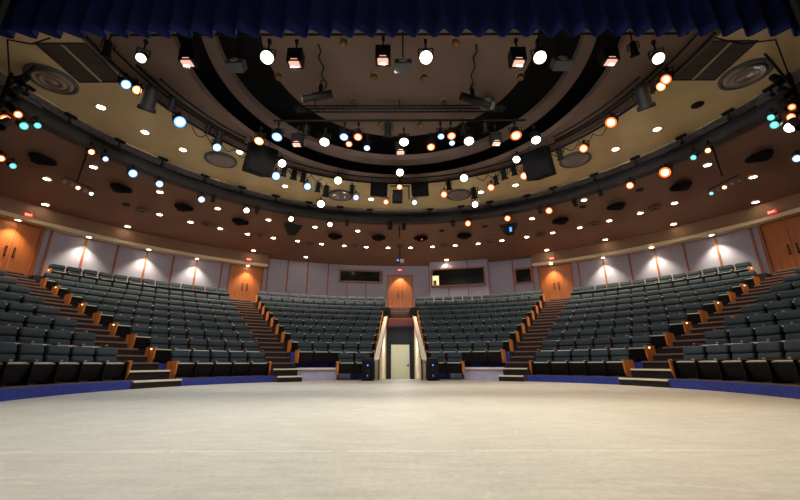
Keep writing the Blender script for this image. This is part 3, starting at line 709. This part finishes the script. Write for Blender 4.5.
def wedge(name, p, az, w, h, d, label, tilt=25, taper=.7, yaw=0, zt=ZC, lit=False):
    t = empty(name, label, 'speaker', place(p, az), 'hung loudspeakers')
    T = Matrix.Rotation(rad(yaw), 4, 'Z') @ Matrix.Rotation(rad(tilt), 4, 'X')
    b = MB(); w2, h2, d2 = w/2, h/2, d/2
    vs = [(sx*w2*(1 if sy < 0 else taper), sy*d2, sz*h2) for sz in (-1, 1) for sx, sy in ((-1, -1), (1, -1), (1, 1), (-1, 1))]
    b.add(vs, [(0, 3, 2, 1), (4, 5, 6, 7), (0, 1, 5, 4), (1, 2, 6, 5), (2, 3, 7, 6), (3, 0, 4, 7)], 'pod', False, T); b.obj('cabinet', t)
    b = MB(); b.box((0, -d2-.012, 0), (w*.92, .02, h*.92), 'pod', T); b.obj('grille', t)
    b = MB()
    for sx in (-1, 1): b.cyl((sx*w2*.7, 0, h2*.6), (sx*w2*.7, 0, zt-p.z), .012, m='black', n=6)
    b.box((0, 0, h2+.06), (w*.9, .05, .05), 'black'); b.obj('bracket', t)
    return t
wedge('hanging_loudspeaker', at_z(258.5, 160, 7.45), -32, .92, 1.0, .8, 'big black loudspeaker cluster hung left under the cream ceiling edge', 20, .75, 12)
wedge('hanging_loudspeaker', at_z(540, 164, 7.45), 32, .92, 1.0, .8, 'big black loudspeaker cluster hung right under the cream ceiling edge', 20, .75, -12)
wedge('hanging_loudspeaker', at_z(378, 190, 7.6), -4, .72, .52, .6, 'dark box loudspeaker hung just left of the middle lighting bar', 20, .75, 8)
wedge('hanging_loudspeaker', at_z(421, 190, 7.6), 4, .72, .52, .6, 'dark box loudspeaker hung just right of the middle lighting bar', 20, .75, -8)
for (x, y), nm in (((292.5, 229.5), 'left'), ((509, 229.5), 'right')):
    p = at_z(x, y, 7.05); az, R = azr(p)
    t = empty('hanging_loudspeaker', f'black trapezoid loudspeaker hung {nm} of the middle under the brown ceiling', 'speaker', place(p, az), 'trapezoid loudspeakers'); b = MB()
    vs = [(sx*x_, y_, z_) for y_, (wt, wb) in ((-.2, (.46, .22)), (.25, (.40, .18))) for z_, x_ in ((.24, wt), (-.24, wb)) for sx in (-1, 1)]
    b.add(vs, [(0, 2, 3, 1), (4, 5, 7, 6), (0, 1, 5, 4), (2, 6, 7, 3), (0, 4, 6, 2), (1, 3, 7, 5)], 'black'); b.obj('cabinet', t)
    MB().cyl((0, 0, .2), (0, 0, ceil_z(R)-p.z-.015), .03).obj('bracket', t)
    if nm == 'right': MB().box((.12, -.215, -.08), (.10, .02, .22), 'led').obj('led', t)

# ------------------------------------------------------------------ stage lights
TARGET = Vector((0, 6.0, .6))
cnt = {}
def stage_light(pt, colour, rpx, group, ztop, label, kind='spot', real=0, aim=None, stem=True):
    """black lantern with glowing lens at pt, hung from ztop"""
    aim = aim or TARGET; d = (Vector(aim)-pt).normalized(); dist = depth(pt); r = max(.05, rpx*(.98 if colour == 'white' else 1.06)*dist/F)
    t = empty('stage_spotlight', label, 'stage light', Matrix.Translation(pt), group)
    Q = d.to_track_quat('Z', 'Y').to_matrix().to_4x4()
    br = max(r*1.02, .085); L_ = .34 if kind == 'spot' else .2
    b = MB()
    if kind == 'scoop':
        b.box((0, .05, .06), (.34, .26, .36), 'black'); b.obj('housing', t)
        m_ = MB(); m_.add([(-.07, -.085, -.06), (.07, -.085, -.06), (.12, -.06, -.15), (-.12, -.06, -.15), (-.07, .1, -.12), (.07, .1, -.12), (.12, .1, -.15), (-.12, .1, -.15)], [(0, 3, 2, 1), (4, 5, 6, 7), (0, 1, 5, 4), (3, 7, 6, 2), (0, 4, 7, 3), (1, 2, 6, 5)], 'gaff'); m_.obj('reflector', t)
    else:
        b.lathe([(.001, -L_-.06), (br*.55, -L_-.05), (br*.85, -L_+.06), (br*.8, -.1), (br*1.08, -.08), (br*1.12, .0), (br*1.0, .012), (br*.98, -.02)], 'black', 16, Q); b.obj('housing', t)
        lb = MB(); lb.cyl((0, 0, -.012), (0, 0, .004), br*.98, m='halo_'+colour, n=18, T=Q); lb.cyl((0, 0, .0), (0, 0, .012), r*(.84 if colour == 'white' else .66), m='lens_'+colour, n=18, T=Q); lb.obj('lens', t)
    yk = MB(); side = Vector((0, 0, 1)).cross(d).normalized(); mid = -d*(L_*.45)
    for s_ in (-1, 1): yk.tube([mid+side*s_*(br+.02), mid+side*s_*(br+.02)+Vector((0, 0, .2))], .013, 'black', 6)
    yk.tube([mid+side*-(br+.02)+Vector((0, 0, .2)), mid+side*(br+.02)+Vector((0, 0, .2))], .013, 'black', 6); yk.obj('yoke', t)
    if stem and ztop > pt.z+.25:
        c_ = MB(); base = mid+Vector((0, 0, .2)); c_.cyl(base, Vector((base.x, base.y, ztop-pt.z)), .02, m='black', n=8)
        c_.box((base.x, base.y, ztop-pt.z-.03), (.07, .07, .09), 'black'); c_.obj('clamp', t)
    if kind == 'scoop': lamp('SPOT', 'scoop_wash', pt+Vector((0, .02, -.18)), SCOOP*(1 if pt.z < 7.3 else .35), (1, .90, .80), .025, (pt.x*2.2, 16, 1.5), 125, .6)
    if real:
        col = {'white': (1, .93, .78), 'blue': (.6, .8, 1), 'orange': (1, .5, .22), 'warm': (1, .75, .45), 'ice': (.85, .93, 1), 'teal': (.4, .9, .9)}[colour]
        if pt.x > 3.5 and pt.y < 9: col = (1, .74, .42)
        lamp('SPOT', 'stage_beam', pt+d*.08, real, col, .1, aim, 75, .8)
    return t
names = {'white': 'bright white', 'blue': 'blue white', 'orange': 'glowing orange', 'warm': 'warm white', 'ice': 'pale icy white', 'teal': 'dim teal'}
def bank(items, group, z, ztop, where, aimf=None):
    for i, it in enumerate(sorted(items)):
        x, y, col, rp = it[:4]; real = it[4] if len(it) > 4 else 0; kind = it[5] if len(it) > 5 else 'spot'
        desc = f'stage light, {names[col]} lens, {ORD[i+1]} from left {where}' if kind == 'spot' else f'open stage light, pink reflector, {ORD[i+1]} from left {where}'
        p_ = at_z(x, y, z); stage_light(p_, col, rp, group, ztop, desc, kind, real, aimf(p_) if aimf else None)
SL = 420; SCOOP = 215
bank([(141, 58, 'white', 4.6, SL), (267, 57.5, 'white', 6.5, SL), (426, 57.5, 'white', 6.5, SL*1.3), (540, 57.5, 'white', 6.2, SL*1.2), (658.5, 58.5, 'white', 5.5, SL),
      (188, 58, 'warm', 4, 0, 'scoop'), (295, 59, 'warm', 4, 0, 'scoop'), (383, 56, 'warm', 5, 0, 'scoop'), (518, 58, 'warm', 4.5, 0, 'scoop'), (610, 57, 'warm', 4, 0, 'scoop')],
     'stage lights on the front pipe', 7.15, 7.72, 'by the blue curtain', lambda p: Vector((p.x*.55, 2.2, 0)))
bank([(259, 141, 'warm', 4.2), (277, 137, 'blue', 4.6, SL*.75), (324.5, 142, 'white', 4.8, SL*.75), (344, 137, 'blue', 3.8), (358, 137, 'orange', 3.8), (349, 144, 'orange', 3.0), (367, 148, 'ice', 2.8),
      (297, 141, 'warm', 4, 0, 'scoop'), (400.5, 149, 'warm', 4, 0, 'scoop'), (496, 140, 'warm', 4, 0, 'scoop'), (404, 142, 'white', 4.6, SL*.75), (431, 147, 'orange', 3.6), (441, 136.5, 'blue', 3), (451.5, 136, 'orange', 3.8),
      (452, 143, 'ice', 2.6), (469, 141, 'white', 4.8, SL*.75), (516, 135.5, 'orange', 5, SL*.6), (536, 140, 'white', 4.6, SL*.75)],
     'stage lights on the batten', 7.35, 7.9, 'on the middle batten', lambda p: Vector((p.x*.9, 7.2, .3)))
bank([(126, 84.5, 'blue', 4.2), (137, 90, 'warm', 4), (180, 122, 'blue', 5.2, SL*.5), (217, 147.5, 'ice', 3.6), (276, 176, 'blue', 3.8), (282, 163.5, 'white', 3.9), (307.5, 186.5, 'blue', 3.2), (321, 204, 'white', 3.6),
      (338, 180.5, 'white', 3.7), (356, 197.5, 'ice', 2.5), (386, 202, 'orange', 2.5), (400, 172.5, 'white', 3.7), (399.5, 187, 'warm', 2.4), (414.5, 202.5, 'ice', 2.4), (444, 194.5, 'orange', 3),
      (464, 178, 'white', 3.8), (475, 204.5, 'white', 2.9), (491, 187.5, 'orange', 3.2), (516.5, 159.5, 'white', 3.6), (524, 176, 'orange', 3.5), (583.5, 148.5, 'orange', 3.8), (611, 122.5, 'orange', 5, SL*.5), (666, 79.5, 'orange', 4.6), (661, 86.5, 'warm', 4)],
     'stage lights on the inner ring pipe', 7.68, 8.05, 'on the inner ring pipe')
bank([(91.5, 152, 'warm', 2.6), (133, 173.5, 'blue', 3.6), (159.5, 184, 'ice', 3), (201.5, 199.5, 'ice', 2.8), (246.5, 210.5, 'white', 2.6), (291, 219, 'white', 2.4), (330, 224.5, 'white', 2.2), (468, 223.5, 'orange', 2.7), (507.5, 218.5, 'orange', 2.7),
      (549, 210.7, 'orange', 3), (630, 185.5, 'orange', 3.2), (665, 172.5, 'orange', 4.8, SL*.4), (708, 150.5, 'warm', 2.4), (693.5, 157.5, 'teal', 2.4), (105.5, 159, 'ice', 2.2)],
     'stage lights on the catwalk rim', 7.32, 7.72, 'along the catwalk rim')
bank([(5, 119.5, 'orange', 4.4), (18, 114.5, 'orange', 3.3), (24, 126, 'teal', 3.4), (37.5, 125.5, 'teal', 2.6), (1, 158.5, 'orange', 3), (13, 166, 'teal', 2.6)], 'stage lights on the left boom', 7.0, 7.3, 'of the left side boom')
bank([(771, 117.5, 'teal', 2.8), (774.5, 125, 'teal', 3.4), (791, 117, 'orange', 3.4), (790, 127.5, 'white', 4.8), (792, 107, 'orange', 2.4), (797, 158.5, 'ice', 3.2), (797, 210.5, 'ice', 3)], 'stage lights on the right boom', 7.0, 7.3, 'of the right side boom')

# unlit lanterns that fill out the pipes
def dark_lantern(p, ztop, label, aim=None, s=1.0, group='unlit lanterns', m='black'):
    d = ((aim or Vector((p.x*1.5, p.y+4, -1)))-p).normalized(); Q = d.to_track_quat('Z', 'Y').to_matrix().to_4x4()
    t = empty('stage_spotlight', label, 'stage light', Matrix.Translation(p), group)
    MB().lathe([(.001, -.25*s), (.07*s, -.24*s), (.10*s, -.14*s), (.10*s, .1*s), (.13*s, .12*s), (.13*s, .18*s), (.11*s, .18*s), (.10*s, .1*s)], m, 14, Q).obj('housing', t)
    MB().cyl((0, 0, .10*s), (0, 0, .11*s), .10*s, m='glass', T=Q).obj('lens', t)
    yk = MB(); side = Vector((0, 0, 1)).cross(d).normalized()*.14*s
    yk.tube([side, side+Vector((0, 0, .24*s)), -side+Vector((0, 0, .24*s)), -side], .013, m, 6); yk.obj('yoke', t)
    MB().cyl((0, 0, .24*s), (0, 0, max(.3*s, ztop-p.z)), .018, m=m, n=8).obj('clamp', t)
    return t
dl = [((149, 100), 7.45, 1.7), ((262, 171), 7.5, .8), ((284, 172), 7.7, 1.0), ((294, 175), 7.7, 1.1), ((303, 178), 7.7, 1.0), ((326, 192), 7.6, 1.2), ((318, 188), 7.7, 1.0), ((352, 190), 7.7, .9), ((449, 186), 7.7, 1.0), ((474, 194), 7.65, 1.2), ((496, 181), 7.7, .9),
      ((504, 175), 7.7, 1.1), ((514, 171), 7.7, 1.0), ((560, 155), 7.7, 1.0), ((585, 143), 7.7, 1.3), ((644, 98), 7.45, 1.7), ((107, 50), 7.6, .9), ((143, 46), 7.4, 1.0), ((658, 46), 7.4, 1.0), ((634, 50), 7.5, .8), ((219, 137), 7.7, 1.1), ((172, 105), 7.75, 1.0), ((208, 130), 7.8, .8),
      ((213.5, 198.5), 7.4, .8), ((257, 210.5), 7.4, .8), ((347, 223), 7.4, .8), ((390, 226), 7.4, 1.1), ((404, 227), 7.4, .8), ((453, 223.5), 7.4, .8), ((540, 210), 7.4, .8), ((575, 203), 7.4, .8), ((600, 193), 7.4, .7),
      ((336, 128), 7.6, .8), ((362, 130), 7.6, .9), ((388, 131), 7.6, 1.1), ((434, 132), 7.6, 1.0), ((463, 130), 7.6, .9), ((485, 128), 7.6, .8), ((306, 131), 7.6, .8)]
dl = [d_ for d_ in sorted(dl) if d_[2] >= 1.5 or all((at_z(*d_[0], d_[1])-o.location).length > .27+.13*d_[2] for o in C.objects if o.name.startswith('stage_spotlight'))]
for i, ((x, y), z, s_) in enumerate(dl):
    p = at_z(x, y, z); dark_lantern(p, 8.05 if z > 7.45 else 7.7, f'unlit black stage lantern among the hung lights, {(ORD+["thirty-"+o for o in ORD[1:10]])[i+1]} unlit from left', s=s_)
# big grey box lanterns by the curtain
for (x, y), w, m_ in (((236, 66), 'left of the bright light by the curtain', 'grey'), ((403, 66), 'beside the middle lights by the curtain', 'grey'), ((487, 104), 'pale grey box under the right of the ceiling disc', 'grey'), ((561, 64), 'right of the bright right light by the curtain', 'grey')):
    p = at_z(x, y, 7.2 if y < 90 else 7.95); t = empty('box_lantern', f'grey box lantern, {w}', 'stage light', Matrix.Translation(p), 'grey box lanterns')
    T = Matrix.Rotation(rad(-30), 4, 'X'); MB().box((0, 0, 0), (.40, .22, .30), m_, T).obj('housing', t); MB().box((0, -.115, 0), (.32, .02, .22), 'vent', T).obj('face', t)
    MB().lathe([(.001, .0), (.09, -.01), (.10, .02)], 'white', 14, T @ T_(0, -.13, .0, rad(90))).obj('reflector', t); MB().cyl((0, 0, .1), (0, 0, 8.2-p.z), .018).obj('stem', t)
# moving lights on the disc: long dark bodies with white round front
for (x, y), (x2, y2), w in (((303, 99), (332, 94), 'left'), ((490, 106), (461, 96), 'right')):
    p = at_z(x, y, 7.6); q = at_z(x2, y2, 7.7); t = empty('follow_spot', f'long black follow spot slung under the {w} side of the ceiling disc', 'stage light', Matrix.Translation(p), 'follow spots')
    d = (q-p); MB().cyl((0, 0, 0), d*.35, .10, .09, m='black').cyl(d*.35, d, .12, .11, m='black').obj('housing', t)
    f_ = MB(); f_.cyl(-d.normalized()*.01, d.normalized()*.01, .095, m='white', n=18).obj('lens', t)
    MB().cyl(d*.6, d*.6+Vector((0, 0, .55)), .02).box(tuple(d*.6+Vector((0, 0, .2))), (.1, .1, .3), 'black').obj('yoke', t)
# vertical cables falling from the disc to the follow spots
for (x, y), w in (((318, 45), 'left'), ((476, 45), 'right')):
    p = at_z(x, y, 8.2); q = at_z(x+(8 if x < 400 else -5), 90, 7.75); b = MB()
    pts = [p.lerp(q, k/8)+Vector((.05*sin(k*2.1), 0, .03*cos(k*1.7))) for k in range(9)]; b.tube(pts, .02, 'black', 6)
    tag(b.obj('cable'), f'twisted black cable dropping to the {w} follow spot', 'cable')

# pipes, truss, batten
def straight_pipe(p, q, r, label, name='lighting_pipe'): return tag(MB().cyl(p, q, r, m='black', n=10).obj(name), label, 'lighting pipe')
p = at_z(0, 35.5, 7.72); straight_pipe((-6.6, p.y, 7.72), (6.6, p.y, 7.72), .028, 'long straight black pipe just behind the blue curtain')
pb = at_z(400, 120.5, 7.9); straight_pipe((-4.0, pb.y, 7.9), (4.0, pb.y, 7.9), .035, 'straight black batten carrying the middle row of stage lights')
pt_ = at_z(400, 108.5, 7.95); t = empty('lighting_truss', 'long black lattice truss across the taupe ceiling disc', 'truss', Matrix.Translation((0, pt_.y, 7.95)))
b = MB()
for dy, dz in ((0, 0), (.16, .0), (.08, .16)): b.cyl((-3.2, dy, dz), (3.2, dy, dz), .025, m='black', n=8)
b.obj('chord', t); b = MB(); k = -3.2
while k < 3.1:
    b.cyl((k, 0, 0), (k+.2, .16, 0), .012, m='rim', n=6); b.cyl((k+.2, .16, 0), (k+.3, .08, .16), .012, m='rim', n=6); b.cyl((k+.2, 0, 0), (k+.1, .08, .16), .012, m='rim', n=6); k += .2
b.obj('lacing', t); b = MB()
for x in (-2.6, 0, 2.6): b.cyl((x, .08, .1), (x, .08, .35), .018, m='black', n=6)
b.obj('hanger', t)
# middle T-bar carrying the centre cluster, and the projector pole
c0 = at_z(400, 186, 7.85)
t = empty('lighting_bar', 'short black lighting bar in the middle between the box loudspeakers', 'lighting bar', Matrix.Translation(c0))
MB().cyl((-.42, 0, 0), (.42, 0, 0), .03).obj('bar', t); MB().cyl((0, 0, 0), (0, 0, .45), .03).cyl((.38, 0, 0), (.38, 0, -.62), .022).obj('stem', t)
MB().box((-.1, .1, -.35), (.42, .3, .3), 'black').box((-.12, 0, -.62), (.42, .3, .26), 'shell').obj('ballast_box', t)
pj = at_r(400, 261, 14.2); az, R = azr(pj)
t = empty('hanging_projector', 'small blue and white projector on a long black pole before the middle door', 'projector', Matrix.Translation(pj))
MB().cyl((0, 0, .12), (0, 0, 7.36-pj.z), .035, m='black').obj('pole', t)
MB().box((-.13, 0, 0), (.20, .3, .19), 'navy').obj('lamp_box', t); MB().cyl((-.13, -.16, 0), (-.13, -.17, 0), .055, m='led').obj('lens', t)
MB().box((.12, 0, .0), (.24, .3, .17), 'white').obj('body', t); MB().box((0, 0, .11), (.3, .1, .03), 'black').obj('bracket', t)
tall = at_r(399.5, 215, 11.9); straight_pipe((tall.x, tall.y, 7.0), (tall.x, tall.y, 8.2), .03, 'short vertical black pipe below the catwalk rim in the middle', 'drop_pipe')
# drop arms with light clusters at the two sides
for sgn, nm in ((-1, 'left'), (1, 'right')):
    top = at_z(87 if sgn < 0 else 713, 154 if sgn < 0 else 148, 7.64); bot = at_z(77 if sgn < 0 else 722, 182 if sgn < 0 else 176, 7.05)
    t = empty('hanging_lantern_cluster', f'cluster of small lanterns on a slanting arm under the {nm} side of the rim', 'stage light', Matrix.Translation(bot), 'lantern clusters')
    MB().cyl(top-bot, (0, 0, 0), .03).obj('arm', t)
    ends = (at_z(64 if sgn < 0 else 709, 180 if sgn < 0 else 193, 6.98), at_z(93 if sgn < 0 else 739, 193 if sgn < 0 else 179, 6.98)); e0, e1 = ends[0]-bot, ends[1]-bot
    MB().cyl(e0, e1, .035, m='grey').cyl(e0+Vector((0, 0, .14)), e1+Vector((0, 0, .14)), .02, m='black').obj('crossbar', t)
    for k, (f_, col) in enumerate(((.05, 'teal' if sgn > 0 else 'warm'), (.3, 'warm'), (.5, 'orange'), (.75, 'ice'), (.97, 'ice'))):
        c_ = e0.lerp(e1, f_)+Vector((0, -.03, -.06)); d = Vector((-(bot.x)*.08, -1, -.9)).normalized()
        on = k in ((2, 4) if sgn < 0 else (0, 2))
        ln = MB().cyl(c_-d*.22, c_, .06, .075, m='grey' if k % 2 else 'black').obj('lantern', t)
        MB().cyl(c_, c_+d*.012, .066, m=('lens_'+col) if on else 'chrome').obj('lens', ln)
# side booms: vertical pipes dressed with black lanterns
for sgn, nm in ((-1, 'left'), (1, 'right')):
    p = at_z(2 if sgn < 0 else 798, 100, 7.4)
    t = empty('lighting_boom', f'black upright lighting boom crowded with lanterns at the {nm} edge', 'lighting boom', Matrix.Translation((p.x, p.y, 0)), 'side booms')
    MB().cyl((0, 0, 5.4), (0, 0, 8.28), .05).obj('pole', t)
    for k, z in enumerate((6.7, 7.3, 7.7, 8.1)):
        s_ = -sgn; a = Vector((0, -.05, z)); e = Vector((s_*(.45+.1*(k % 2)), -.1, z-.02))
        MB().cyl(a, e, .025).obj('arm', t)
        MB().lathe([(.001, -.2), (.09, -.18), (.11, .05), (.14, .16), (.12, .16)], 'black', 14, Matrix.Translation(e+Vector((0, -.05, -.12))) @ Matrix.Rotation(rad(150), 4, 'X')).obj('lantern', t)
    ce = at_z(60 if sgn < 0 else 742, 88 if sgn < 0 else 66, ZC-.05)-Vector((p.x, p.y, 0)) if False else at_z(35 if sgn < 0 else 765, 66 if sgn < 0 else 54, 8.0)-Vector((p.x, p.y, 0))
    MB().cyl((0, 0, 7.8), ce, .03).obj('brace', t)
    q = at_z(8 if sgn < 0 else 775, 38, 8.0)-Vector((p.x, p.y, 0)); r_ = at_z(50 if sgn < 0 else 715, 38, 8.0)-Vector((p.x, p.y, 0))
    MB().tube([(0, 0, 8.1), q+Vector((0, 0, -.05)), q.lerp(r_, .5)+Vector((0, .1, -.08)), r_], .018, 'black', 6).obj('cable', t)
# loose cables slung along the inner ring
for sgn, nm in ((-1, 'left'), (1, 'right')):
    for q, (a0, a1) in enumerate(((25, 40), (48, 64))):
        b = MB(); pts = []
        for k in range(25):
            a = sgn*(a0+(a1-a0)*k/24); pts.append(pol(7.6, a, 8.0-.22*abs(sin(k*pi/6))))
        b.tube(pts, .014, 'black', 5); tag(b.obj('cable'), f'black cable looped under the {nm} inner ring pipe, ' + ('near the middle' if q == 0 else 'near the side'), 'cable')

# ------------------------------------------------------------------ blue stage curtain border
b = MB(); n = 620; YC = 6.0; zb = 6.88; vs = []; fs = []
for k in range(n+1):
    x = -9.2+18.4*k/n; ph = x/.455+.12*sin(x*1.3); fr = ph-math.floor(ph)
    w = (fr/.72 if fr < .72 else (1-fr)/.28); w2 = w*w*(3-2*w)
    for z, amp in ((zb, .24), (zb+.28, .24), (zb+.9, .2), (8.4, .15)):
        vs.append((x, YC+amp*(w2-.5), z+(.035*(w2-.5) if z == zb else 0)))
for k in range(n):
    for j in range(3): a = k*4+j; fs.append((a, a+4, a+5, a+1))
b.add(vs, fs, 'curtain', True)
t = b.obj('stage_curtain'); tag(t, 'deep blue pleated curtain border hanging across the top of the stage opening', 'curtain')
md = t.modifiers.new('cloth', 'SOLIDIFY'); md.thickness = .012

# ------------------------------------------------------------------ light of the house
w = bpy.data.worlds.new('world'); scene.world = w; w.use_nodes = True
w.node_tree.nodes['Background'].inputs[0].default_value = (.9, .85, 1, 1); w.node_tree.nodes['Background'].inputs[1].default_value = .02
# bare point lights without fixtures: door passage and ceiling void
lamp('POINT', 'passage_light', (0, 17.5, 1.6), 50, (1, .98, .85), .08)
lamp('POINT', 'void_light', (0, 11.5, 9.6), 25, (1, .8, .7), .2)

vs_ = scene.view_settings; scene.display_settings.display_device = 'sRGB'
vs_.view_transform = 'Standard'; vs_.look = 'None'; vs_.gamma = 1; vs_.use_curve_mapping = False; vs_.exposure = .75
scene.cycles.use_denoising = True
scene.cycles.max_bounces = 6; scene.cycles.diffuse_bounces = 4
scene.cycles.sample_clamp_indirect = 4
scene.cycles.caustics_reflective = False; scene.cycles.caustics_refractive = False
